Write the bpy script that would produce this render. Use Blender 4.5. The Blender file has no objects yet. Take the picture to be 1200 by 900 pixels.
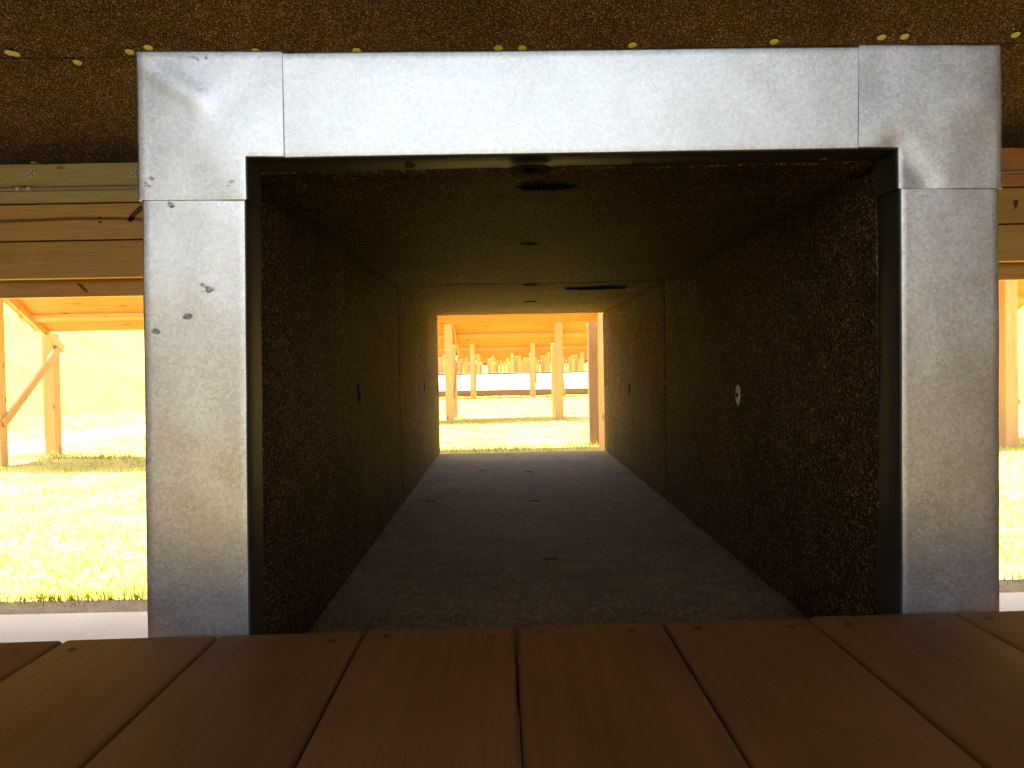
import bpy, bmesh, math, random
import numpy as np
from mathutils import Vector, Matrix, noise
random.seed(7); rng = np.random.default_rng(7)
R = math.radians
S = bpy.context.scene
COL = S.collection
EYE = 1.0                                   # camera height above the lawn
SUN_EL, SUN_AZ = R(85), R(250)              # azimuth from +Y towards +X

# ------------------------------------------------------------------ camera
cam_d = bpy.data.cameras.new('camera'); cam = bpy.data.objects.new('camera', cam_d); COL.objects.link(cam)
cam_d.sensor_width = 36; cam_d.lens = 28.8; cam_d.clip_start = 0.02; cam_d.clip_end = 3000
M = Matrix.Rotation(-R(0.54), 4, 'Z') @ Matrix.Rotation(R(90 - 1.25), 4, 'X') @ Matrix.Rotation(-R(1.1), 4, 'Z')
M.translation = Vector((0, 0, EYE)); cam.matrix_world = M
S.camera = cam
FPX = 960.0
def ray(px, py):                            # photo pixel (1200x900) -> direction in the world
    return (M.to_3x3() @ Vector((px - 600, 450 - py, -FPX))).normalized()
def hit(px, py, p0, n):
    d = ray(px, py); o = Vector((0, 0, EYE)); n = Vector(n); p0 = Vector(p0)
    return o + d * ((p0 - o).dot(n) / d.dot(n))

# ------------------------------------------------------------------ helpers
def tag(o, label=None, cat=None, group=None, kind=None):
    if label: o['label'] = label
    if cat: o['category'] = cat
    if group: o['group'] = group
    if kind: o['kind'] = kind
    return o
def thing(name, label, cat, loc=(0, 0, 0), group=None):
    o = bpy.data.objects.new(name, None); COL.objects.link(o); o.location = loc; o.empty_display_size = .1
    return tag(o, label, cat, group)
def base_of(p):
    v = Vector((0, 0, 0))
    while p is not None: v += p.location; p = p.parent
    return v
def mk(name, verts, faces, mat, parent=None, bevel=0, seg=2, smooth=False, solid=0):
    b = base_of(parent)
    me = bpy.data.meshes.new(name)
    me.from_pydata([tuple(Vector(v) - b) for v in verts], [], faces); me.validate(); me.update()
    me.materials.append(mat)
    o = bpy.data.objects.new(name, me); COL.objects.link(o); o.parent = parent
    if smooth:
        for p in me.polygons: p.use_smooth = True
    if solid:
        m = o.modifiers.new('solid', 'SOLIDIFY'); m.thickness = solid; m.offset = -1
    if bevel:
        m = o.modifiers.new('bevel', 'BEVEL'); m.width = bevel; m.segments = seg; m.limit_method = 'ANGLE'; m.angle_limit = R(35)
    return o
BF = [(0, 3, 2, 1), (4, 5, 6, 7), (0, 1, 5, 4), (1, 2, 6, 5), (2, 3, 7, 6), (3, 0, 4, 7)]
def boxv(x0, x1, y0, y1, z0, z1):
    return [(x0, y0, z0), (x1, y0, z0), (x1, y1, z0), (x0, y1, z0), (x0, y0, z1), (x1, y0, z1), (x1, y1, z1), (x0, y1, z1)]
def box(name, x0, x1, y0, y1, z0, z1, mat, parent=None, bevel=.002, seg=1):
    return mk(name, boxv(x0, x1, y0, y1, z0, z1), BF, mat, parent, bevel, seg)
def beam(name, a, b, w, h, mat, parent, up=(0, 0, 1), bevel=.002):
    a = Vector(a); b = Vector(b); d = (b - a).normalized(); s = d.cross(Vector(up)).normalized(); u = s.cross(d)
    vs = []
    for p in (a, b):
        for (i, j) in ((-1, -1), (1, -1), (1, 1), (-1, 1)): vs.append(p + s * w / 2 * i + u * h / 2 * j)
    return mk(name, vs, [(0, 1, 2, 3), (7, 6, 5, 4), (0, 4, 5, 1), (1, 5, 6, 2), (2, 6, 7, 3), (3, 7, 4, 0)], mat, parent, bevel, 1)
def tube(name, pts, r, mat, parent, n=12, caps=True):
    vs = []; fs = []
    for i, p in enumerate(pts):
        p = Vector(p); q0 = Vector(pts[max(i - 1, 0)]); q1 = Vector(pts[min(i + 1, len(pts) - 1)])
        d = (q1 - q0).normalized(); s = d.cross(Vector((0, 0, 1)) if abs(d.z) < .9 else Vector((0, 1, 0))).normalized(); u = s.cross(d)
        for k in range(n):
            a = 2 * math.pi * k / n; rr = r[i] if isinstance(r, (list, tuple)) else r
            vs.append(p + (s * math.cos(a) + u * math.sin(a)) * rr)
    for i in range(len(pts) - 1):
        for k in range(n): fs.append((i * n + k, i * n + (k + 1) % n, (i + 1) * n + (k + 1) % n, (i + 1) * n + k))
    if caps: fs.append(tuple(range(n - 1, -1, -1))); fs.append(tuple((len(pts) - 1) * n + k for k in range(n)))
    return mk(name, vs, fs, mat, parent, smooth=True)
def disc(name, c, nrm, rx, th, mat, parent, n=20, hole=0, ry=None, ux=None):
    """a washer standing th proud of a surface; with a raised rim and a sunken middle"""
    c = Vector(c); nrm = Vector(nrm).normalized()
    ux = Vector(ux) if ux else nrm.orthogonal(); ux = (ux - nrm * ux.dot(nrm)).normalized(); uy = nrm.cross(ux)
    ry = ry or rx; vs = []; fs = []
    prof = [(1, 0), (1, th * .7), (.93, th), (.42, th * .8), (.30, th * .2), (.01, th * .15)] if not hole else [(1, 0), (1, th * .7), (.9, th), (.35, th), (.3, -.003)]
    for f, hgt in prof:
        for k in range(n):
            a = 2 * math.pi * k / n
            vs.append(c + ux * (rx * f * math.cos(a)) + uy * (ry * f * math.sin(a)) + nrm * hgt)
    for i in range(len(prof) - 1):
        for k in range(n): fs.append((i * n + k, i * n + (k + 1) % n, (i + 1) * n + (k + 1) % n, (i + 1) * n + k))
    return mk(name, vs, fs, mat, parent, smooth=False)

# ------------------------------------------------------------------ materials
class NT:
    def __init__(s, name):
        s.m = bpy.data.materials.new(name); s.m.use_nodes = True; s.t = s.m.node_tree; s.n = s.t.nodes
        s.b = s.n['Principled BSDF']; s.tc = s.n.new('ShaderNodeTexCoord')
    def link(s, a, b): s.t.links.new(a, b)
    def coords(s, scale=(1, 1, 1), rand=True, out='Object'):
        mp = s.n.new('ShaderNodeMapping'); mp.inputs['Scale'].default_value = scale
        if rand:
            oi = s.n.new('ShaderNodeObjectInfo'); mu = s.n.new('ShaderNodeMath'); mu.operation = 'MULTIPLY'; mu.inputs[1].default_value = 37.0
            ad = s.n.new('ShaderNodeVectorMath'); ad.operation = 'ADD'
            s.link(oi.outputs['Random'], mu.inputs[0]); s.link(mu.outputs[0], ad.inputs[1]); s.link(s.tc.outputs[out], ad.inputs[0]); s.link(ad.outputs[0], mp.inputs[0])
        else: s.link(s.tc.outputs[out], mp.inputs[0])
        return mp.outputs[0]
    def noise(s, vec, scale=5, detail=4, rough=.6, dist=0):
        x = s.n.new('ShaderNodeTexNoise'); x.inputs['Scale'].default_value = scale; x.inputs['Detail'].default_value = detail
        x.inputs['Roughness'].default_value = rough; x.inputs['Distortion'].default_value = dist; s.link(vec, x.inputs['Vector']); return x.outputs['Fac']
    def vor(s, vec, scale=5, feat='F1', out='Distance', rnd=1):
        x = s.n.new('ShaderNodeTexVoronoi'); x.feature = feat; x.inputs['Scale'].default_value = scale; x.inputs['Randomness'].default_value = rnd
        s.link(vec, x.inputs['Vector']); return x.outputs[out]
    def ramp(s, fac, stops, interp='LINEAR'):
        x = s.n.new('ShaderNodeValToRGB'); e = x.color_ramp; e.interpolation = interp
        while len(e.elements) < len(stops): e.elements.new(.5)
        for el, (p, c) in zip(e.elements, stops):
            el.position = p; el.color = (*c, 1) if isinstance(c, tuple) else (c, c, c, 1)
        s.link(fac, x.inputs[0]); return x.outputs[0]
    def mix(s, f, a, b, mode='MIX'):
        x = s.n.new('ShaderNodeMix'); x.data_type = 'RGBA'; x.blend_type = mode
        for v, i in ((f, 0), (a, 6), (b, 7)):
            if isinstance(v, (int, float)): x.inputs[i].default_value = v
            elif isinstance(v, tuple): x.inputs[i].default_value = (*v, 1)
            else: s.link(v, x.inputs[i])
        return x.outputs[2]
    def math(s, op, a, b=0.0):
        x = s.n.new('ShaderNodeMath'); x.operation = op
        for i, v in enumerate((a, b)):
            if isinstance(v, (int, float)): x.inputs[i].default_value = v
            else: s.link(v, x.inputs[i])
        return x.outputs[0]
    def bump(s, h, strength=.3, dist=.002):
        x = s.n.new('ShaderNodeBump'); x.inputs['Strength'].default_value = strength; x.inputs['Distance'].default_value = dist
        s.link(h, x.inputs['Height']); s.link(x.outputs[0], s.b.inputs['Normal']); return x
    def col(s, c):
        if isinstance(c, tuple): s.b.inputs['Base Color'].default_value = (*c, 1)
        else: s.link(c, s.b.inputs['Base Color'])
    def rough(s, r):
        if isinstance(r, (int, float)): s.b.inputs['Roughness'].default_value = r
        else: s.link(r, s.b.inputs['Roughness'])
def spec(nt, v): nt.b.inputs['Specular IOR Level'].default_value = v

def wood(name, c1, c2, axis, knots=True, rough=.65, knot_c=(.10, .045, .018), var=.25, fine=1.0, kth=.10):
    t = NT(name)
    sc = [26 * fine] * 3; sc[axis] = 1.3
    v = t.coords(tuple(sc)); g = t.noise(v, 1.0, 6, .62, .6)
    sc2 = [170] * 3; sc2[axis] = 6; g2 = t.noise(t.coords(tuple(sc2)), 1.0, 3, .6)
    c = t.ramp(g, [(.30, c2), (.66, c1)])
    c = t.mix(.35, c, t.ramp(g2, [(.35, tuple(k * .55 for k in c2)), (.6, c1)]), 'MIX')
    oi = t.n.new('ShaderNodeObjectInfo')
    c = t.mix(1.0, c, t.ramp(oi.outputs['Random'], [(0, 1 - var), (1, 1 + var * .3)]), 'MULTIPLY')
    if knots:
        sk = [7.0] * 3; sk[axis] = 2.6
        d = t.vor(t.coords(tuple(sk)), 1.0)
        c = t.mix(t.ramp(d, [(kth * .5, .85), (kth, .45), (kth * 1.25, .0)]), c, knot_c)
        dd = t.vor(t.coords(tuple(k * 1.9 for k in sk)), 1.0)
        c = t.mix(t.ramp(dd, [(kth * .4, .7), (kth * .7, .0)]), c, knot_c)
    t.col(c); t.rough(rough); spec(t, .3)
    t.bump(t.math('ADD', g, t.math('MULTIPLY', g2, .5)), .35, .0015)
    return t.m
# untreated construction timber, by grain direction
PINE = [(.46, .255, .10), (.38, .19, .065)]
pine_x = wood('pine_along_x', *PINE, 0); pine_y = wood('pine_along_y', *PINE, 1); pine_z = wood('pine_along_z', *PINE, 2)
ply = wood('plywood', (.46, .185, .050), (.37, .135, .034), 0, var=.08, fine=.5, knot_c=(.13, .05, .02), kth=.14)
shaded_pine = wood('shaded_post', (.24, .135, .058), (.17, .09, .036), 2)  # pine with the panel's shade painted into its colour, for one rear post
plinth_m = wood('brown_plinth', (.13, .085, .05), (.09, .055, .03), 0)
fascia = wood('fascia_pine', (.62, .37, .12), (.53, .30, .09), 0, var=.15, kth=.05)
treated = wood('treated_pine', (.50, .41, .17), (.40, .32, .12), 0, var=.05, kth=.05)
redwood = wood('reddish_board', (.56, .26, .09), (.46, .19, .06), 0, var=.05)
def bench_mat():
    t = NT('stained_bench_board')
    v = t.coords((20, .9, 20)); n1 = t.noise(v, 1, 4, .55, 1.2)
    w = t.n.new('ShaderNodeTexWave'); w.wave_type = 'BANDS'; w.bands_direction = 'X'; w.inputs['Scale'].default_value = .55
    w.inputs['Distortion'].default_value = 9; w.inputs['Detail'].default_value = 3; w.inputs['Detail Scale'].default_value = .8
    t.link(t.coords((26, 1.5, 26)), w.inputs['Vector'])
    c = t.ramp(w.outputs['Fac'], [(.1, (.255, .125, .050)), (.75, (.28, .14, .057))])
    c = t.mix(.5, c, t.ramp(n1, [(.3, (.225, .108, .043)), (.7, (.30, .152, .064))]))
    big = t.noise(t.coords((6, 4, 6)), 1, 3)
    c = t.mix(1, c, t.ramp(big, [(.3, .78), (.7, 1.12)]), 'MULTIPLY')
    g2 = t.noise(t.coords((240, 7, 240)), 1, 3)
    c = t.mix(.3, c, t.mix(1, c, t.ramp(g2, [(.35, .6), (.65, 1.15)]), 'MULTIPLY'))
    oi = t.n.new('ShaderNodeObjectInfo'); c = t.mix(1, c, t.ramp(oi.outputs['Random'], [(0, .88), (1, 1.08)]), 'MULTIPLY')
    c = t.mix(1, c, (1.08, .98, .76), 'MULTIPLY')
    t.col(c); t.rough(t.ramp(g2, [(.2, .6), (.8, .8)])); spec(t, .15); t.bump(g2, .25, .0006); return t.m
bench_m = bench_mat()
def foam(name, c1, c2, cs, size, thr, bump, rough=.75, sp=.02):
    """granular black-brown foam board with glints off the grains painted as pale specks"""
    t = NT(name); v = t.coords((1, 1, 1), rand=False)
    vc = t.vor(v, 1 / size, out='Color'); bw = t.n.new('ShaderNodeSeparateColor'); t.link(vc, bw.inputs[0])
    big = t.noise(v, 3.5, 5, .6); mid = t.noise(v, 26, 4, .7); fine = t.noise(v, .45 / size, 3, .7)
    c = t.ramp(bw.outputs[0], [(.15, c1), (.75, c2)])
    f = t.math('ADD', bw.outputs[1], t.math('MULTIPLY', t.math('ADD', fine, -.5), .9))
    c = t.mix(t.ramp(f, [(thr, .0), (thr + .10, 1.0)]), c, cs)  # pale specks: glints of backlight on the grain, painted into the colour
    c = t.mix(1, c, t.ramp(big, [(.25, .70), (.75, 1.20)]), 'MULTIPLY')
    c = t.mix(1, c, t.ramp(mid, [(.3, .74), (.7, 1.2)]), 'MULTIPLY')
    g5 = t.noise(v, 210, 3, .8); c = t.mix(1, c, t.ramp(g5, [(.34, .42), (.52, .95), (.68, 1.7)]), 'MULTIPLY')
    sm = t.noise(t.coords((1.2, 1.2, 1.2), rand=False), 2.2, 3)
    c = t.mix(t.ramp(sm, [(.60, .0), (.72, .35)]), c, (.010, .008, .006))
    t.col(c); t.rough(rough); spec(t, sp); t.b.inputs['Specular Tint'].default_value = (1.0, .60, .28, 1)
    t.bump(t.math('ADD', bw.outputs[0], t.math('MULTIPLY', fine, .8)), bump, size * .6)
    return t.m
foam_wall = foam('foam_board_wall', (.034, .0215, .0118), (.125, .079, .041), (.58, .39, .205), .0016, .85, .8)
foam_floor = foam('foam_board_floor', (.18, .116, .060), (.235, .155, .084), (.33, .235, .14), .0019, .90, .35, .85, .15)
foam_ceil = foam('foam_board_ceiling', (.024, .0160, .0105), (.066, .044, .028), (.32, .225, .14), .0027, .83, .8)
def metal():
    t = NT('galvanised_steel'); v = t.coords((1, 1, 1))
    vo = t.n.new('ShaderNodeTexVoronoi'); vo.inputs['Scale'].default_value = 330; t.link(v, vo.inputs['Vector'])
    bw = t.n.new('ShaderNodeRGBToBW'); t.link(vo.outputs['Color'], bw.inputs[0])
    n1 = t.noise(v, 520, 4, .85); n2 = t.noise(v, 14, 5, .6); st = t.noise(t.coords((9, 9, 900)), 1, 2)
    f = t.math('ADD', t.math('MULTIPLY', bw.outputs[0], .30), t.math('MULTIPLY', n1, .70))
    c = t.ramp(f, [(.25, (.42, .42, .415)), (.75, (.74, .74, .73))])
    c = t.mix(1, c, t.ramp(n2, [(.3, .93), (.7, 1.03)]), 'MULTIPLY')
    sm = t.noise(v, 22, 5, .75); c = t.mix(t.ramp(sm, [(.66, 0.0), (.74, .35)]), c, (.20, .19, .18))
    t.col(c); t.b.inputs['Metallic'].default_value = 1.0
    t.rough(t.math('ADD', t.math('MULTIPLY', f, .16), t.math('ADD', .30, t.math('MULTIPLY', n2, .10))))
    t.bump(t.math('ADD', f, t.math('MULTIPLY', st, .3)), .18, .0004); return t.m
steel = metal()
dark_steel = None
def plain(name, c, rough=.5, metallic=0, nscale=60, amt=.2):
    t = NT(name); n = t.noise(t.coords(), nscale, 4)
    t.col(t.mix(1, c, t.ramp(n, [(.3, 1 - amt), (.7, 1 + amt * .4)]), 'MULTIPLY')); t.rough(rough); t.b.inputs['Metallic'].default_value = metallic
    if rough >= .9: spec(t, .0)
    return t.m
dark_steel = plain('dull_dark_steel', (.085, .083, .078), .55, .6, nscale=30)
yellow = plain('yellow_plastic', (.29, .29, .065), .5); cream = plain('worn_cream_washer', (.85, .70, .42), .6, amt=.35)
dark_pl = plain('dark_washer', (.034, .022, .013), .95); tanw = plain('tan_washer', (.11, .075, .045), .9, amt=.3)
grey_pipe = plain('conduit_steel', (.50, .47, .42), .4, .7); clip_m = plain('clip_white', (.62, .55, .42), .5, nscale=150, amt=.6)
screw_m = plain('dark_screw', (.03, .022, .016), .5, .3); white_m = plain('white_painted_board', (.78, .76, .72), .6, nscale=3, amt=.06)
hole_m = plain('black_gap', (.006, .005, .004), .9)
scorch = plain('soot_smear', (.024, .016, .010), .9, nscale=90, amt=.5)
def concrete():
    t = NT('slab_concrete'); v = t.coords(rand=False); a = t.noise(v, 3, 6, .65); b = t.noise(v, 140, 3, .6)
    c = t.ramp(a, [(.3, (.225, .18, .115)), (.7, (.285, .23, .155))]); c = t.mix(.25, c, t.ramp(b, [(.3, .25), (.7, .5)]))
    t.col(c); t.rough(.85); t.bump(b, .3, .002); return t.m
conc = concrete()
def ground_mat():
    t = NT('lawn'); v = t.coords(rand=False)
    a = t.noise(v, 1.3, 6, .7); b = t.noise(v, 9, 5, .7); c3 = t.noise(t.coords((1, .45, 1), rand=False), 60, 4, .7)
    c = t.ramp(t.math('ADD', t.math('MULTIPLY', a, .45), t.math('MULTIPLY', b, .55)), [(.36, (.215, .170, .040)), (.5, (.305, .245, .060)), (.66, (.42, .34, .145))])
    c = t.mix(1, c, t.ramp(c3, [(.25, .55), (.7, 1.25)]), 'MULTIPLY')
    t.col(c); t.rough(.95); spec(t, .1); t.bump(t.math('ADD', c3, t.math('MULTIPLY', b, 2)), .8, .03); return t.m
lawn = ground_mat()
def berm_mat():
    t = NT('bank_grass'); v = t.coords(rand=False); a = t.noise(v, .8, 6, .7); b = t.noise(v, 16, 5, .75)
    c = t.ramp(a, [(.3, (.18, .155, .030)), (.7, (.29, .24, .058))])
    c = t.mix(1, c, t.ramp(b, [(.3, .6), (.65, 1.2)]), 'MULTIPLY')
    t.col(c); t.rough(.95); spec(t, .1); t.bump(b, .8, .05); return t.m
bank = berm_mat()
def dirt_mat():
    t = NT('bare_dirt'); v = t.coords(rand=False); a = t.noise(v, 9, 6, .7); b = t.noise(v, 70, 4, .7)
    c = t.ramp(a, [(.35, (.16, .12, .075)), (.65, (.27, .21, .13))]); c = t.mix(1, c, t.ramp(b, [(.3, .5), (.7, 1.3)]), 'MULTIPLY')
    t.col(t.mix(1, c, (.72, .68, .60), 'MULTIPLY')); t.rough(.95); t.bump(b, 1, .02); return t.m
dirt = dirt_mat()
def sand_mat():
    t = NT('pale_sand'); v = t.coords(rand=False); a = t.noise(v, 3, 6, .7)
    t.col(t.ramp(a, [(.3, (.36, .32, .24)), (.7, (.50, .46, .37))])); t.rough(.95); t.bump(a, .5, .02); return t.m
sand = sand_mat()
def blade_mat():
    t = NT('grass_blade'); v = t.coords(rand=False); a = t.noise(v, 1.3, 5, .7); b = t.noise(v, 45, 2, .6)
    c = t.ramp(t.math('ADD', t.math('MULTIPLY', a, .4), t.math('MULTIPLY', b, .6)), [(.36, (.19, .19, .055)), (.5, (.29, .265, .060)), (.66, (.43, .38, .15))])
    t.col(c); t.rough(.7); spec(t, .2); return t.m
blade = blade_mat()

# ------------------------------------------------------------------ ground
def gh(x, y):
    h = 0.0
    a = abs(x) - 7.2
    if a > 0 and y > 9:
        k = min(1, (y - 9) / 5.0); h += k * min(6.5, a * .52 * min(1, a / 1.2)) 
    if y > 112: h += min(7.5, (y - 112) * .5)
    return h
def bumpy(x, y): return .035 * (noise.noise(Vector((x * .6, y * .35, 0)))) + .02 * noise.noise(Vector((x * 2.1, y * 2.1, 4)))
xs = sorted(set([-600, -200, -90, -50, -35, -28] + list(np.arange(-24, 24.01, .4).round(3)) + [28, 35, 50, 90, 200, 600]))
ys = sorted(set([-600, -200, -80, -40, -20, -10, -6, -3, 0, 2, 3.2] + list(np.arange(3.6, 30, .4).round(3)) + list(np.arange(30, 150, 2.0)) + [160, 200, 300, 600]))
vs = []; fs = []
for y in ys:
    for x in xs:
        k = 1 if 4.2 < y < 140 and abs(x) < 24 else 0
        vs.append((x, y, gh(x, y) + (k * bumpy(x, y) * (1 if abs(x) < 7.4 else 3.5)) if abs(x) < 30 and y < 200 else gh(x, y)))
nx = len(xs)
for j in range(len(ys) - 1):
    for i in range(nx - 1): fs.append((j * nx + i, j * nx + i + 1, (j + 1) * nx + i + 1, (j + 1) * nx + i))
g = mk('ground', vs, fs, lawn, smooth=True); tag(g, kind='structure')
g.data.materials.append(bank)
for p in g.data.polygons:
    c = p.center
    if c.z > .22: p.material_index = 1
def zg(x, y): return gh(x, y) + (bumpy(x, y) if 4.2 < y < 140 else 0)
# concrete slab under the shelter, a real step above the lawn
sl = mk('floor_slab', boxv(-7, 7, -4.4, 3.40, -.3, .012), BF, conc, None, .01, 2); tag(sl, kind='structure')
def ribbon(name, left, right, mat, dz, kind='structure'):
    vs = []; fs = []
    for (a, b) in zip(left, right):
        for k in range(4):
            x = a[0] + (b[0] - a[0]) * k / 3; y = a[1] + (b[1] - a[1]) * k / 3
            vs.append((x, y, zg(x, y) + dz))
    for i in range(len(left) - 1):
        for k in range(3): fs.append((i * 4 + k, i * 4 + k + 1, (i + 1) * 4 + k + 1, (i + 1) * 4 + k))
    o = mk(name, vs, fs, mat, smooth=True); tag(o, kind=kind); return o
t_ = [(-7 + .04 * i) for i in range(351)]
ribbon('dirt_edge', [(x, 3.405) for x in t_], [(x, 3.60 + .05 * noise.noise(Vector((x * 3, 1, 0))) + .03 * noise.noise(Vector((x * 14, 2, 0)))) for x in t_], dirt, .006)
yy = [9.5 + .25 * i for i in range(200)]
ribbon('path', [(-7.15 + .25 * noise.noise(Vector((y * .7, 8, 0))), y) for y in yy], [(-6.0 + .22 * noise.noise(Vector((y * .9, 3, 0))), y) for y in yy], sand, .008)

# grass blades: nobody could count them
def blades(name, n, xr, yr, pw, hr, w0):
    u = rng.random(n); y = yr[0] + (yr[1] - yr[0]) * u ** pw; x = rng.uniform(xr[0], xr[1], n)
    h = rng.uniform(hr[0], hr[1], n) * (1 + .5 * rng.random(n)); wd = w0 * (1 + y * .05) * rng.uniform(.7, 1.3, n)
    patch = np.array([noise.noise(Vector((a * 1.7, b * 1.7, 9))) for a, b in zip(x, y)])
    keep = (patch + rng.normal(0, .25, n)) > -.15; x, y, h, wd = x[keep], y[keep], h[keep], wd[keep]; n = len(x)
    a = rng.uniform(0, math.pi, n); lean = rng.normal(0, .45, (n, 2)) * h[:, None]
    z = np.array([zg(p, q) for p, q in zip(x, y)])
    V = np.zeros((n, 3, 3)); dx = np.cos(a) * wd / 2; dy = np.sin(a) * wd / 2
    V[:, 0] = np.stack([x - dx, y - dy, z - .004], 1); V[:, 1] = np.stack([x + dx, y + dy, z - .004], 1); V[:, 2] = np.stack([x + lean[:, 0], y + lean[:, 1], z + h], 1)
    me = bpy.data.meshes.new(name); me.vertices.add(n * 3); me.vertices.foreach_set('co', V.reshape(-1))
    me.loops.add(n * 3); me.loops.foreach_set('vertex_index', np.arange(n * 3, dtype=np.int32)); me.polygons.add(n)
    me.polygons.foreach_set('loop_start', np.arange(0, n * 3, 3, dtype=np.int32)); me.update(calc_edges=True); me.validate()
    me.materials.append(blade); return me
def stuff(name, me, label):
    o = bpy.data.objects.new(name, me); COL.objects.link(o); tag(o, label, 'grass', kind='stuff'); return o
stuff('grass', blades('grass', 150000, (-9, 9), (3.6, 30), 2.1, (.018, .045), .006), 'short sunlit yellow green grass covering the range lawn')
stuff('grass_fringe', blades('grass_fringe', 9000, (-7, 7), (3.50, 3.74), .8, (.02, .05), .004), 'ragged grass fringe along the bare dirt beside the slab')
stuff('grass_ridge', blades('grass_ridge', 5000, (-7, 7), (9.6, 10.1), 1.0, (.025, .06), .008), 'taller unmown grass under the nearest overhead baffle')

# ------------------------------------------------------------------ the tunnel with its sheet metal frame
TX0, TX1, TZ0, TZ1, TY0, TY1, TS = -.2575, .3925, EYE - .340, EYE + .203, .860, 3.24, 2.03
tun = thing('shooting_tunnel', 'long foam lined box tunnel with a galvanised steel frame round its mouth behind the bench', 'shooting tunnel', (.07, 2.05, 0))
th = .032
def foam_panel(name, axis, a0, a1, y0, y1, c, out, mat):
    """axis 'x': wall at x=c spanning z a0..a1, 'z': ceiling/floor at z=c spanning x a0..a1; out = direction away from the bore"""
    na, ny = 36, max(8, int((y1 - y0) / .03)); vs = []; fs = []
    for j in range(ny + 1):
        y = y0 + (y1 - y0) * j / ny
        for i in range(na + 1):
            a = a0 + (a1 - a0) * i / na
            e = min(i, na - i, j, ny - j)
            rag = .005 * noise.noise(Vector((y * 40, a * 40, c * 9))) if e == 0 else 0
            d = .0012 * noise.noise(Vector((y * 9, a * 9, c * 5))) + (.0018 if e == 0 else 0)
            if i == 0: a += abs(rag) * 1.0
            if i == na: a -= abs(rag) * 1.0
            yj = y + (abs(rag) if j == 0 else -abs(rag) if j == ny else 0)
            vs.append((c + out * d, yj, a) if axis == 'x' else (a, yj, c + out * d))
    w = na + 1; nv = len(vs)
    for v in list(vs): vs.append((c + out * th, v[1], v[2]) if axis == 'x' else (v[0], v[1], c + out * th))
    for j in range(ny):
        for i in range(na):
            q = (j * w + i, j * w + i + 1, (j + 1) * w + i + 1, (j + 1) * w + i); fs.append(q); fs.append(tuple(nv + k for k in reversed(q)))
    rim = [i for i in range(na + 1)] + [j * w + na for j in range(1, ny + 1)] + [ny * w + i for i in range(na - 1, -1, -1)] + [j * w for j in range(ny - 1, 0, -1)]
    for k in range(len(rim)):
        a, b = rim[k], rim[(k + 1) % len(rim)]; fs.append((a, b, nv + b, nv + a))
    o = mk(name, vs, fs, mat, tun, smooth=False)
    bm = bmesh.new(); bm.from_mesh(o.data); bmesh.ops.recalc_face_normals(bm, faces=bm.faces); bm.to_mesh(o.data); bm.free()
    return o
gp = .006
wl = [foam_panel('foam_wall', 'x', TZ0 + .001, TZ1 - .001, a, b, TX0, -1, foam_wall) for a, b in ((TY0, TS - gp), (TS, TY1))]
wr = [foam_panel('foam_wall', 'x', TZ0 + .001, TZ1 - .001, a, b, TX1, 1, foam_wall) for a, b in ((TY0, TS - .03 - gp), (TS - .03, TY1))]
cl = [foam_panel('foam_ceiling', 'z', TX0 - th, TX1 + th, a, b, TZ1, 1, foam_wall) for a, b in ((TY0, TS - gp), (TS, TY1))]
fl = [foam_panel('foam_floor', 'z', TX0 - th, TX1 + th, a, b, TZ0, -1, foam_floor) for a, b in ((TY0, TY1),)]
# plywood shell round the foam
e = th + .002
box('plywood_shell', TX0 - e - .012, TX0 - e, TY0, TY1, TZ0 - e, TZ1 + e, ply, tun)
box('plywood_shell', TX1 + e, TX1 + e + .012, TY0, TY1, TZ0 - e, TZ1 + e, ply, tun)
box('plywood_shell', TX0 - e - .012, TX1 + e + .012, TY0, TY1, TZ1 + e + .001, TZ1 + e + .014, ply, tun)
box('plywood_shell', TX0 - e - .012, TX1 + e + .012, TY0, TY1, TZ0 - e - .014, TZ0 - e - .001, ply, tun)
for y in (1.0, 2.05, 3.05):
    for x in (TX0 - .02, TX1 + .02):
        box('leg', x - .045, x + .045, y - .045, y + .045, .0125, TZ0 - e - .016, pine_z, tun)
# washers and slits in the foam
def washer(px, py, side, mat, rx, ry=None, slot=True, par=None, th_=.0015, nm='washer'):
    if side == 'L': p = hit(px, py, (TX0, 0, 0), (1, 0, 0)); n = (1, 0, 0); u = (0, 1, 0); par = par or (wl[0] if p.y < TS else wl[1])
    if side == 'R': p = hit(px, py, (TX1, 0, 0), (1, 0, 0)); n = (-1, 0, 0); u = (0, 1, 0); par = par or (wr[0] if p.y < TS else wr[1])
    if side == 'C': p = hit(px, py, (0, 0, TZ1), (0, 0, 1)); n = (0, 0, -1); u = (1, 0, 0); par = par or (cl[0] if p.y < TS else cl[1])
    if side == 'F': p = hit(px, py, (0, 0, TZ0), (0, 0, 1)); n = (0, 0, 1); u = (1, 0, 0); par = par or fl[0]
    d = disc(nm, p, n, rx, th_, mat, par, ry=ry, ux=u)
    if slot:
        disc('screw', p + Vector(n) * (th_ + .0002), n, rx * .34, .001, hole_m, par, n=10, ux=u)
    return d
washer(865, 463, 'R', cream, .0115, ry=.017)
washer(738, 456, 'R', dark_pl, .010, ry=.019); washer(420, 461, 'L', dark_pl, .008, ry=.017); washer(497, 453, 'L', dark_pl, .010, ry=.019); washer(513, 458, 'L', dark_pl, .010, ry=.018)
washer(620, 285, 'C', tanw, .017, ry=.010); washer(622, 334, 'C', tanw, .018, slot=False); washer(621, 197, 'C', tanw, .021)
washer(622, 353, 'C', dark_pl, .020, slot=False)
for (a, b) in ((505, 588), (627, 587), (620, 553), (644, 655), (566, 552)): washer(a, b, 'F', dark_pl, .013, ry=.0035, slot=False, nm='screw_slit')
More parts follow.
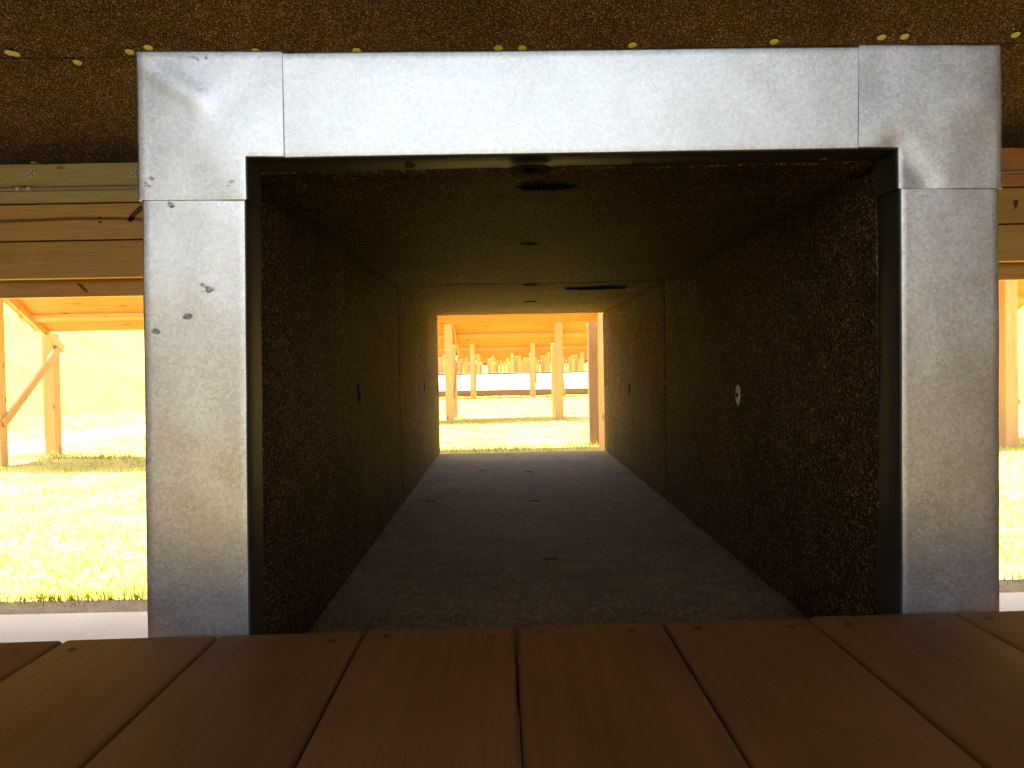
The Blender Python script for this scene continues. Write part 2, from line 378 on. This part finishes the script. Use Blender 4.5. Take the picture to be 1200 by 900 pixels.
# soot smears on the ceiling foam
def smear(px, py, w, l, par):
    p = hit(px, py, (0, 0, TZ1), (0, 0, 1)); n = 40; vs = [p + Vector((0, 0, -.0016))]
    for k in range(n):
        a = 2 * math.pi * k / n; r = 1 + .35 * noise.noise(Vector((math.cos(a) * 3, math.sin(a) * 3, px)))
        vs.append(p + Vector((w * r * math.cos(a), l * r * math.sin(a), -.0014)))
    return mk('soot_mark', vs, [(0, 1 + (k + 1) % n, 1 + k) for k in range(n)], scorch, par)
smear(640, 218, .034, .016, cl[0])
smear(700, 337, .085, .05, cl[0])

# sheet steel frame: plane slightly skewed to the tunnel (its left end stands closer)
FN = Vector((math.sin(.025), -math.cos(.025), 0)); FU = Vector((math.cos(.025), math.sin(.025), 0)); FO = Vector((0, .806, EYE))
def fp(px, py):
    p = hit(px, py, FO, FN) - FO; return (p.dot(FU), p.z)
def frame_pt(u, z, d=0, rel=FO): return rel + FU * u + Vector((0, 0, z)) - FN * d    # d = depth away from the camera
def sheet(name, quad, keep, ub, zb, returns, d0, amp, creases=(), seed=0, inside=''):
    """quad: TL, TR, BR, BL in photo pixels on the frame plane; ub/zb extra break lines 0..1; returns: set of sides folded back"""
    TL, TR, BR, BL = [Vector(fp(*q)) for q in quad]
    def lin(br, n):
        s = sorted(set([0, 1] + br)); out = []
        for a, b in zip(s, s[1:]):
            m = max(1, round((b - a) * n)); out += [a + (b - a) * k / m for k in range(m)]
        return out + [1]
    L = max((TR - TL).length, .05); Hh = max((TL - BL).length, .05)
    us = lin(ub, max(6, int(L / .006))); ws = lin(zb, max(6, int(Hh / .006)))
    # the fold: a tight rounded bend, then the return leg
    bm = bmesh.new(); V = {}
    def disp(p):
        q = Vector((p.x * 5, p.y * 5, seed)); r = amp * (noise.noise(q) + .5 * noise.noise(q * 2.3) + .22 * noise.noise(q * 6))
        for (cx, cy, ax, ay, w, hgt) in creases:
            t = ((p.x - cx) * (ax - cx) + (p.y - cy) * (ay - cy)) / max(1e-9, (ax - cx) ** 2 + (ay - cy) ** 2); tt = min(1, max(0, t))
            dd = math.hypot(p.x - cx - (ax - cx) * tt, p.y - cy - (ay - cy) * tt); r += hgt * math.exp(-(dd / w) ** 2)
        return r
    for j, w in enumerate(ws):
        for i, u in enumerate(us):
            p = (TL * (1 - u) + TR * u) * (1 - w) + (BL * (1 - u) + BR * u) * w
            V[i, j] = bm.verts.new(frame_pt(p.x, p.y, d0 + disp(p)))
    fcs = {}
    for j in range(len(ws) - 1):
        for i in range(len(us) - 1):
            if keep((us[i] + us[i + 1]) / 2, (ws[j] + ws[j + 1]) / 2):
                fcs[i, j] = bm.faces.new((V[i, j], V[i + 1, j], V[i + 1, j + 1], V[i, j + 1]))
    for v in [v for v in bm.verts if not v.link_faces]: bm.verts.remove(v)
    # folded returns
    nu, nw = len(us) - 1, len(ws) - 1
    edges = []
    for (i, j) in fcs:
        for side, (di, dj), (a, b) in (('L', (-1, 0), ((0, 0), (0, 1))), ('R', (1, 0), ((1, 0), (1, 1))), ('T', (0, -1), ((0, 0), (1, 0))), ('B', (0, 1), ((0, 1), (1, 1)))):
            if (i + di, j + dj) not in fcs:
                outer = not (0 <= i + di < nu and 0 <= j + dj < nw)
                key = side if outer else side.lower()
                if key in returns:
                    edges.append((V[i + a[0], j + a[1]], V[i + b[0], j + b[1]], {'L': (-1, 0), 'R': (1, 0), 'T': (0, 1), 'B': (0, -1)}[side], returns[key], key in inside))
    rb = .0022
    rows = {}
    def col(v, dirn, dep):
        k = (v.index if v.index >= 0 else id(v), dirn, dep)
        k = (id(v), dirn)
        if k in rows: return rows[k]
        c = [v]; base = v.co.copy(); dv = FU * dirn[0] + Vector((0, 0, dirn[1]))
        for a in (30, 60, 90):
            ra = R(a); c.append(bm.verts.new(base + dv * (rb * math.sin(ra)) - FN * (rb * (1 - math.cos(ra)))))
        c.append(bm.verts.new(base + dv * rb - FN * (dep * .5))); c.append(bm.verts.new(base + dv * rb - FN * dep))
        rows[k] = c; return c
    for a, b, dirn, dep, inner in edges:
        ca, cb = col(a, dirn, dep), col(b, dirn, dep)
        for k in range(len(ca) - 1):
            try:
                nf = bm.faces.new((ca[k], cb[k], cb[k + 1], ca[k + 1]))
                if inner: nf.material_index = 1
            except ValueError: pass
    bmesh.ops.recalc_face_normals(bm, faces=bm.faces)
    if sum(f.normal.dot(FN) * f.calc_area() for f in fcs.values()) < 0: bmesh.ops.reverse_faces(bm, faces=bm.faces)
    b = base_of(tun)
    for v in bm.verts: v.co -= b
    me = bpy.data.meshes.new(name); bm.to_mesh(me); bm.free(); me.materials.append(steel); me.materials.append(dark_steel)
    for p in me.polygons: p.use_smooth = True
    o = bpy.data.objects.new(name, me); COL.objects.link(o); o.parent = tun
    m = o.modifiers.new('solid', 'SOLIDIFY'); m.thickness = .0009; m.offset = -1
    m = o.modifiers.new('split', 'EDGE_SPLIT'); m.split_angle = R(50)
    return o
allk = lambda u, w: True
# strips first, then the corner plates lapped over them
sheet('frame_strip', [(300, 64), (1040, 56), (1040, 172.5), (300, 184.5)], allk, [], [], {'T': .05, 'B': .05}, .0, .0012, seed=3, inside='B')
def side_low(px, y): return (px, y)
sheet('frame_strip', [(168.5, 215), (286, 215), (291.5, 800), (175.5, 800)], allk, [], [], {'L': .05, 'R': .05}, .0, .0018, seed=11, inside='R')
sheet('frame_strip', [(1056.5, 205), (1168.5, 205), (1169.5, 790), (1058.5, 790)], allk, [], [], {'L': .05, 'R': .05}, .0, .0016, seed=19, inside='L')
nu_l = (288 - 163) / (333 - 163); nz_l = (184 - 63) / (234 - 63)
lc = [(*fp(168, 74), *fp(235, 118), .010, -.0016), (*fp(230, 112), *fp(290, 200), .04, -.0014)]
sheet('corner_plate', [(163, 63), (331, 62), (334, 234), (165, 235)], lambda u, w: not (u > nu_l and w > nz_l), [nu_l], [nz_l],
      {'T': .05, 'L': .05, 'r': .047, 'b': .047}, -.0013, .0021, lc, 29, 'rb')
nu_r = (1053 - 1006) / (1171 - 1006); nz_r = (172.5 - 54) / (221 - 54)
rc = [(*fp(1052, 172), *fp(1085, 215), .013, .0016), (*fp(1040, 150), *fp(1150, 120), .035, -.0014)]
sheet('corner_plate', [(1006, 54), (1170.5, 55), (1171.5, 221), (1005, 221)], lambda u, w: not (u < nu_r and w > nz_r), [nu_r], [nz_r],
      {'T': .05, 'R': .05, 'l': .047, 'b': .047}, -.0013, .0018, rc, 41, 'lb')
# dark scuffs on the sheet steel
scuff_m = plain('steel_scuff', (.42, .40, .37), .5, .9, nscale=300, amt=.5)
strips = [o for o in tun.children if o.name.startswith(('frame_strip', 'corner_plate'))]
def scuff(px, py, w, h, n, par, lift=.0034):
    for q in range(n):
        cx, cy = fp(px + random.gauss(0, w), py + random.gauss(0, h)); m = 9; vs = []
        rr = random.uniform(.0006, .0026)
        for k in range(m):
            a = 2 * math.pi * k / m; r = rr * random.uniform(.5, 1.3); vs.append(frame_pt(cx + r * 1.3 * math.cos(a), cy + r * math.sin(a), -lift))
        mk('scuff', vs, [tuple(range(m))], scuff_m, par)
L_STR = [o for o in strips if o.name.startswith('frame_strip')][1]; L_COR = [o for o in strips if o.name.startswith('corner_plate')][0]
for (px, py, w, h, n, par) in ((245, 340, 4, 2.5, 7, L_STR), (222, 367, 2.5, 3, 6, L_STR), (183, 387, 3, 3, 4, L_STR), (200, 240, 3, 2, 2, L_STR), (234, 70, 6, 2, 5, L_COR), (236, 94, 5, 3, 5, L_COR), (240, 152, 2, 1, 1, L_COR), (176, 215, 6, 6, 4, L_COR), (270, 214, 6, 6, 4, L_COR)): scuff(px, py, w, h, n, par)
# small screws in the frame's inner lip
for (px, py) in ((318, 187), (1012, 176), (452, 190), (920, 180)):
    p = hit(px, py, (0, 0, EYE + .2035 + .004), (0, 0, 1))
    u, z = fp(px, 180)
for (u_, d_) in ((-.215, .022), (-.09, .03), (.14, .028), (.33, .024)):
    zt = fp(600 + u_ * 1000, 182)[1] - .004
    c = frame_pt(u_, fp(700, 176.5)[1] - .003 + (.07 - u_) * -.0, d_); c.z -= .0015
    disc('screw', c, (0, 0, -1), .005, .002, tanw, tun, n=12)

# ------------------------------------------------------------------ bench
BZ = EYE - .25
bench = thing('shooting_bench', 'dark brown stained plank bench top running up to the tunnel mouth', 'bench', (.07, .45, 0))
edges = [-.994, -.8505, -.707, -.5635, -.42, -.276, -.1385, .006, .149, .2915, .4365, .58, .7235, .867, 1.0105]
for a, b in zip(edges, edges[1:]):
    a += .0011; b -= .0011
    ye = lambda x: .785 + .028 * x + random.uniform(-.0008, .0008)
    y0 = .03; zt = BZ + random.uniform(-.0006, .0006)
    vs = [(a, y0, zt - .036), (b, y0, zt - .036), (b, ye(b), zt - .036), (a, ye(a), zt - .036), (a, y0, zt), (b, y0, zt), (b, ye(b), zt), (a, ye(a), zt)]
    pl = mk('board', vs, BF, bench_m, bench, .0042, 4)
    for p in pl.data.polygons: p.use_smooth = True
    for fx in (.2, .8):
        x = a + (b - a) * fx + random.uniform(-.008, .008); y = .785 + .028 * x - .028 + random.uniform(-.004, .006)
        disc('screw', (x, y, zt - .0012), (0, 0, 1), .0042, .0016, screw_m, pl, n=10)
for y in (.12, .70): box('apron', -.98, 1.0, y - .019 , y + .019, BZ - .128, BZ - .038, pine_x, bench)
for x in (-.9, .92):
    for y in (.165, .655): box('leg', x - .045, x + .045, y - .026, y + .026, .0125, BZ - .038, pine_z, bench)

# ------------------------------------------------------------------ shelter over the firing line
sh = thing('shelter', 'timber shooting shelter with a black foam ceiling and plank fascia over the bench', 'shelter', (0, 1, 0))
FY = 3.35; SL = .30
def cz(y): return EYE + .850 + SL * (FY - y)
CP0, CPN = (0, FY, cz(FY)), Vector((0, -SL, -1)).normalized()
ys_seam = hit(100, 68, CP0, CPN).y
def ceil_panel(x0, x1, y0, y1):
    na, ny = 60, 30; n = CPN; vs = []; fs = []
    for j in range(ny + 1):
        for i in range(na + 1):
            x = x0 + (x1 - x0) * i / na; y = y0 + (y1 - y0) * j / ny
            d = .002 * noise.noise(Vector((x * 4, y * 4, 3))); vs.append(Vector((x, y, cz(y) + .002)) + n * d)
    w = na + 1; nv = len(vs)
    for v in list(vs): vs.append(v - n * .03)
    for j in range(ny):
        for i in range(na):
            q = (j * w + i, j * w + i + 1, (j + 1) * w + i + 1, (j + 1) * w + i); fs.append(q[::-1]); fs.append(tuple(nv + k for k in q))
    rim = [i for i in range(na + 1)] + [j * w + na for j in range(1, ny + 1)] + [ny * w + i for i in range(na - 1, -1, -1)] + [j * w for j in range(ny - 1, 0, -1)]
    for k in range(len(rim)):
        a, b = rim[k], rim[(k + 1) % len(rim)]; fs.append((a, b, nv + b, nv + a))
    o = mk('foam_ceiling', vs, fs, foam_ceil, sh); return o
cps = []
for x0, x1 in ((-6.4, -2.90), (-2.895, 2.95), (2.955, 6.4)):
    off = -.03 * (x0 + 1)
    cps.append((x0, x1, ys_seam, ceil_panel(x0, x1, ys_seam + .002, FY - .002), ceil_panel(x0, x1, ys_seam - 1.22, ys_seam - .002)))
    for k in (1, 2, 3, 4): ceil_panel(x0, x1, ys_seam - 1.22 * (k + 1), ys_seam - 1.22 * k - .004)
for (px, py) in ((11, 61), (18, 62.5), (91, 72.5), (152, 60), (174, 55), (300, 59), (418, 58.5), (584, 55.5), (612, 55.5), (741, 52), (907, 48), (1033, 43), (1060, 42), (40, 190.5), (55, 194), (1190, 40)):
    p = hit(px, py, CP0, CPN)
    for (x0, x1, ysm, lo, up) in cps:
        if x0 <= p.x < x1:
            w_ = disc('washer', p + CPN * .002, CPN, .0138, .0012, yellow, lo if p.y > ysm else up, n=18)
# fascia: three boards, and a lower beam set back behind them
def fz(px_y): return px_y
hb = [(.694 + .002, .875, 'treated'), (.544 + .002, .694, 'f'), (.391, .544, 'f')]
for (z0, z1, k) in hb:
    for (x0, x1, m) in ((-6.3, 1.62, treated if k == 'treated' else fascia), (1.622, 6.3, redwood if k == 'treated' else fascia)):
        box('fascia_board', x0, x1, FY, FY + .038, EYE + z0, EYE + z1 - .004, m, sh, .003, 2)
box('leak_block_board', -6.3, 6.3, FY + .040, FY + .052, EYE + .405, EYE + .874, plinth_m, sh, .001, 1)  # unseen board added to stop light leaking between the fascia boards
box('header_beam', -6.3, 6.3, FY + .075, FY + .113, EYE + .322, EYE + .46, fascia, sh, .003, 2)
# dark resin streaks on the fascia
streak_m = plain('resin_streak', (.24, .10, .03), .7, nscale=40, amt=.3); knot_m = plain('dark_knot', (.10, .055, .02), .8, nscale=120, amt=.5)
def decal(name, pts, mat, d=.0008, parent=sh, y=FY):
    vs = [hit(a, b, (0, y - d, 0), (0, 1, 0)) for a, b in pts]; return mk(name, vs, [tuple(range(len(vs)))], mat, parent)
decal('resin_streak', [(-60, 264), (40, 260), (90, 258), (150, 258), (190, 262), (190, 256), (150, 254.5), (90, 254), (40, 256), (-60, 259)][::-1], streak_m)
decal('knot', [(149, 259), (154, 261), (160, 252), (168, 246), (168, 238), (160, 244), (152, 252)], knot_m)
decal('knot', [(113.5, 255), (116, 256.5), (120, 256), (119, 254), (115.5, 253.5)], knot_m)
decal('knot', [(114, 259.5), (117, 261.5), (120, 261), (118.5, 259)], knot_m)
decal('knot', [(89, 331), (96, 333), (104, 342), (101, 342.5), (95, 338)], knot_m, parent=sh, y=FY + .075)
decal('knot', [(1187, 235), (1193, 234), (1193, 239), (1190, 246), (1188, 241)], knot_m)
# conduit with clips
c0 = hit(0, 221.5, (0, FY - .012, 0), (0, 1, 0)); zc = c0.z
tube('conduit', [(-6.2, FY - .012, zc), (6.2, FY - .012, zc)], .0085, grey_pipe, sh)
for px in (20, 33):
    p = hit(px, 221, (0, FY - .012, 0), (0, 1, 0)); tube('conduit_coupling', [(p.x - .014, FY - .012, zc), (p.x + .014, FY - .012, zc)], .0125, grey_pipe, sh)
for px in (36.5, 158.5):
    p = hit(px, 203, (0, FY, 0), (0, 1, 0)); q = bmesh.new()
    o = box('clip', p.x - .016, p.x + .016, FY - .005, FY - .0005, p.z - .016, p.z + .016, clip_m, sh, .004, 2)
    for (i, j) in ((-1, -1), (1, -1), (1, 1), (-1, 1), (0, 0)):
        disc('screw', (p.x + i * .008, FY - .0052, p.z + j * .008), (0, -1, 0), .0032, .001, screw_m, o, n=8)
# roof sheet, rafters and posts
def slope_box(name, x0, x1, y0, y1, d0, d1, mat, dz=0):
    vs = [(x0, y0, cz(y0) + d0), (x1, y0, cz(y0) + d0), (x1, y1, cz(y1) + d0), (x0, y1, cz(y1) + d0), (x0, y0, cz(y0) + d1), (x1, y0, cz(y0) + d1), (x1, y1, cz(y1) + d1), (x0, y1, cz(y1) + d1)]
    return mk(name, vs, BF, mat, sh, .002, 1)
BACK = -3.6
slope_box('roof_sheet', -6.7, 6.7, BACK, FY + .21, .19, .215, steel)
for x in np.arange(-6, 6.1, 1.2): slope_box('rafter', x - .019, x + .019, BACK + .02, FY - .01, .05, .187, pine_y)
for x in (-6.2, -3.2, 3.4, 6.2):
    box('post', x - .07, x + .07, FY - .26, FY - .12, .0125, cz(FY - .12) - .03, pine_z, sh)
    box('post', x - .07, x + .07, BACK + .05, BACK + .19, .0125, cz(BACK + .19) + .02, pine_z, sh)

# unseen plank walls added to cut back and side light; clerestory feeds frame reflections
for k in range(8):
    if k in (1, 2):                                    # gap in the added back wall, for a warm reflection on the frame
        for xa, xb in ((-6.35, -1.9), (1.9, 6.35)): box('light_block_board', xa, xb, BACK - .05, BACK - .012, .0125 + k * .2, .0125 + k * .2 + .197, fascia, sh, .003, 1)
    else: box('light_block_board', -6.35, 6.35, BACK - .05, BACK - .012, .0125 + k * .2, .0125 + k * .2 + .197, fascia, sh, .003, 1)
for k in range(9):
    box('light_block_board', -6.35, -1.9, BACK - .05, BACK - .012, .0125 + (8 + k) * .2, .0125 + (8 + k) * .2 + .197, fascia, sh, .003, 1)
    box('light_block_board', 1.9, 6.35, BACK - .05, BACK - .012, .0125 + (8 + k) * .2, .0125 + (8 + k) * .2 + .197, fascia, sh, .003, 1)
for k in range(3): box('light_block_board', -6.35, 6.35, BACK - .05, BACK - .012, 3.42 + k * .2, 3.42 + k * .2 + .197, fascia, sh, .003, 1)
for sx in (-1, 1):
    xa = sx * 6.42
    mk('light_block_side', [(xa - .02, BACK, .0125), (xa + .02, BACK, .0125), (xa + .02, 3.3, .0125), (xa - .02, 3.3, .0125), (xa - .02, BACK, cz(BACK) + .15), (xa + .02, BACK, cz(BACK) + .15), (xa + .02, 3.3, cz(3.3) + .15), (xa - .02, 3.3, cz(3.3) + .15)], BF, pine_y, sh, .003, 1)  # unseen end wall, added so light comes mostly from the front

# ------------------------------------------------------------------ overhead baffles down the range
ORD = ['nearest', 'second', 'third', 'fourth', 'fifth', 'sixth', 'seventh', 'eighth', 'ninth', 'tenth', 'eleventh']
def baffle(k, Y, xs, x0, x1, dz, run=1.1):
    t = thing('overhead_baffle', '', 'bullet baffle', (0, Y, 0), 'plywood overhead baffles standing in rows down the range')
    def zr(y): return EYE + 1.135 + dz - (y - (Y - .33)) * .51
    ya, yb = Y - .62, Y + run + .05
    far = k > 3
    for x in xs:
        jx = random.uniform(-.05, .05) if far else 0; x = x + jx
        zt = zr(Y) - .06
        box('post', x - .07, x + .07, Y - .07, Y + .07, -.05, zt + .07, pine_z, t, .004)
        # rear post, top cut off at the rafter
        xr = x + (random.uniform(-.35, .35) if far else 0)
        box('rear_post', xr - .07, xr + .07, Y + run - .07, Y + run + .07, -.05, zr(Y + run) + (.19 if k == 0 and abs(x - 1.11) < .1 else .10), shaded_pine if (k == 0 and abs(x - 1.11) < .1) else pine_z, t, .004)
        s = -1 if x < 0 else 1
        beam('rafter', (x + .09, ya, zr(ya) - .03), (x + .09, Y + run + .12, zr(Y + run + .12) - .03), .038, .09, pine_y, t)
        beam('brace', (x + .09, Y - .03, EYE - .52), (x + .09, Y + run, zr(Y + run) - .10), .038, .09, pine_y, t)
    yl = Y + run - .22
    n = (Vector((0, -.51, -1))).normalized()
    vs = [(x0, ya, zr(ya)), (x1, ya, zr(ya)), (x1, yl, zr(yl)), (x0, yl, zr(yl))]; vs = vs + [(a, b, c + .02) for a, b, c in vs]
    mk('plywood_panel', vs, BF, ply, t, .0015, 1)
    ym = Y + .58
    for yb_ in ([ym] if not far else []):
        vs = [(x0 + .01, yb_ - .06, zr(yb_ - .06) - .041), (x1 - .01, yb_ - .06, zr(yb_ - .06) - .041), (x1 - .01, yb_ + .03, zr(yb_ + .03) - .041), (x0 + .01, yb_ + .03, zr(yb_ + .03) - .041)]
        vs = vs + [(a, b, c + .039) for a, b, c in vs]; mk('batten', vs, BF, pine_x, t, .002, 1)
    return t
b1 = baffle(0, 9.0, [-5.55, -3.33, -1.11, 1.11, 3.33, 5.57], -5.60, 6.2, 0)
tag(b1, 'nearest overhead baffle, orange plywood on braced timber posts either side of the tunnel')
b2 = baffle(1, 14.8, [-5.0, -3.0, -.99, .99, 3.0, 5.0], -5.2, 1.54, -.085)
tag(b2, 'second overhead baffle down the range, its plywood ending beside a post')
b3 = baffle(2, 26.0, [-4.9, -2.9, -1.0, .92, 2.9, 4.9], -6, 6, -.09)
tag(b3, 'third overhead baffle, its thin posts standing just before the low white wall')
Yf = [32.5, 38, 44, 51, 58, 66, 75, 85]
for i, Y in enumerate(Yf):
    off = [.35, -.5, .15, .7, -.2, .45, -.6, .1][i]
    sp = [1.9, 1.7, 2.1, 1.8, 2.0, 1.8, 2.1, 1.9][i]
    b = baffle(4 + i, Y, [off + sp * .72 * k for k in range(-5, 6)], -7.5, 7.5, [-.10, -.12, -.08, -.14, -.10, -.08, -.10, -.12][i])
    tag(b, '%s overhead baffle from the bench, standing beyond the low white wall' % ORD[3 + i])

# low white wall over a brown plinth
lw = thing('low_wall', 'long low wall of white painted boards above a brown plinth across the range', 'wall', (0, 27.6, 0))
for k in range(-2, 3): box('white_board', k * 3.6 - 1.8 + .003, k * 3.6 + 1.8 - .003, 27.55, 27.6, EYE - .795, EYE - .275, white_m, lw, .004)
box('plinth', -9, 9, 27.62, 27.68, -.1, EYE - .79, plinth_m, lw, .004)
box('cap_board', -9, 9, 27.61, 27.72, EYE - .274, EYE - .215, screw_m, lw, .003)
for k in range(-4, 5): box('stake', k * 2.1 + .4 - .03, k * 2.1 + .4 + .03, 27.73, 27.79, -.1, EYE - .28, pine_z, lw)

# another roofed firing line at the far end of the range
fs_ = thing('far_shelter', 'distant open shelter with a long dark brown roof glimpsed behind all the baffles', 'shelter', (0, 97, 0))
brown_r = plain('brown_roof', (.060, .026, .018), .7, nscale=2)
mk('roof', [(-14, 94, EYE + .14), (14, 94, EYE + .14), (14, 101, EYE + 1.0), (-14, 101, EYE + 1.0), (-14, 94, EYE + 1.3), (14, 94, EYE + 1.3), (14, 101, EYE + 2.2), (-14, 101, EYE + 2.2)], BF, brown_r, fs_)
for x in range(-13, 14, 3):
    box('post', x - .1, x + .1, 94.3, 94.5, -.1, EYE + .18, pine_z, fs_); box('post', x - .1, x + .1, 100.3, 100.5, -.1, EYE + .95, pine_z, fs_)

# ------------------------------------------------------------------ light
w = bpy.data.worlds.new('World'); S.world = w; w.use_nodes = True
bg = w.node_tree.nodes['Background']; sky = w.node_tree.nodes.new('ShaderNodeTexSky'); sky.sky_type = 'NISHITA'; sky.sun_disc = False
sky.sun_elevation = SUN_EL; sky.sun_rotation = SUN_AZ; sky.air_density = 1.0; sky.dust_density = 4.0; sky.altitude = 300
w.node_tree.links.new(sky.outputs[0], bg.inputs[0]); bg.inputs[1].default_value = .12
sd = bpy.data.lights.new('sun', 'SUN'); so = bpy.data.objects.new('sun', sd); COL.objects.link(so)
sd.energy = 4.5; sd.angle = R(.5); sd.color = (1.0, .93, .80)
sv = Vector((math.cos(SUN_EL) * math.sin(SUN_AZ), math.cos(SUN_EL) * math.cos(SUN_AZ), math.sin(SUN_EL)))
so.rotation_euler = sv.to_track_quat('Z', 'Y').to_euler(); so.location = (0, 0, 20)
vsn = S.view_settings; vsn.view_transform = 'Standard'; vsn.look = 'None'; vsn.gamma = 1; vsn.use_curve_mapping = False; vsn.exposure = 3.6; vsn.use_white_balance = True; vsn.white_balance_temperature = 8600; vsn.white_balance_tint = 9
S.render.engine = 'CYCLES'; c = S.cycles
c.use_denoising = True; c.max_bounces = 14; c.diffuse_bounces = 8; c.glossy_bounces = 6; c.sample_clamp_indirect = 0; c.caustics_reflective = True
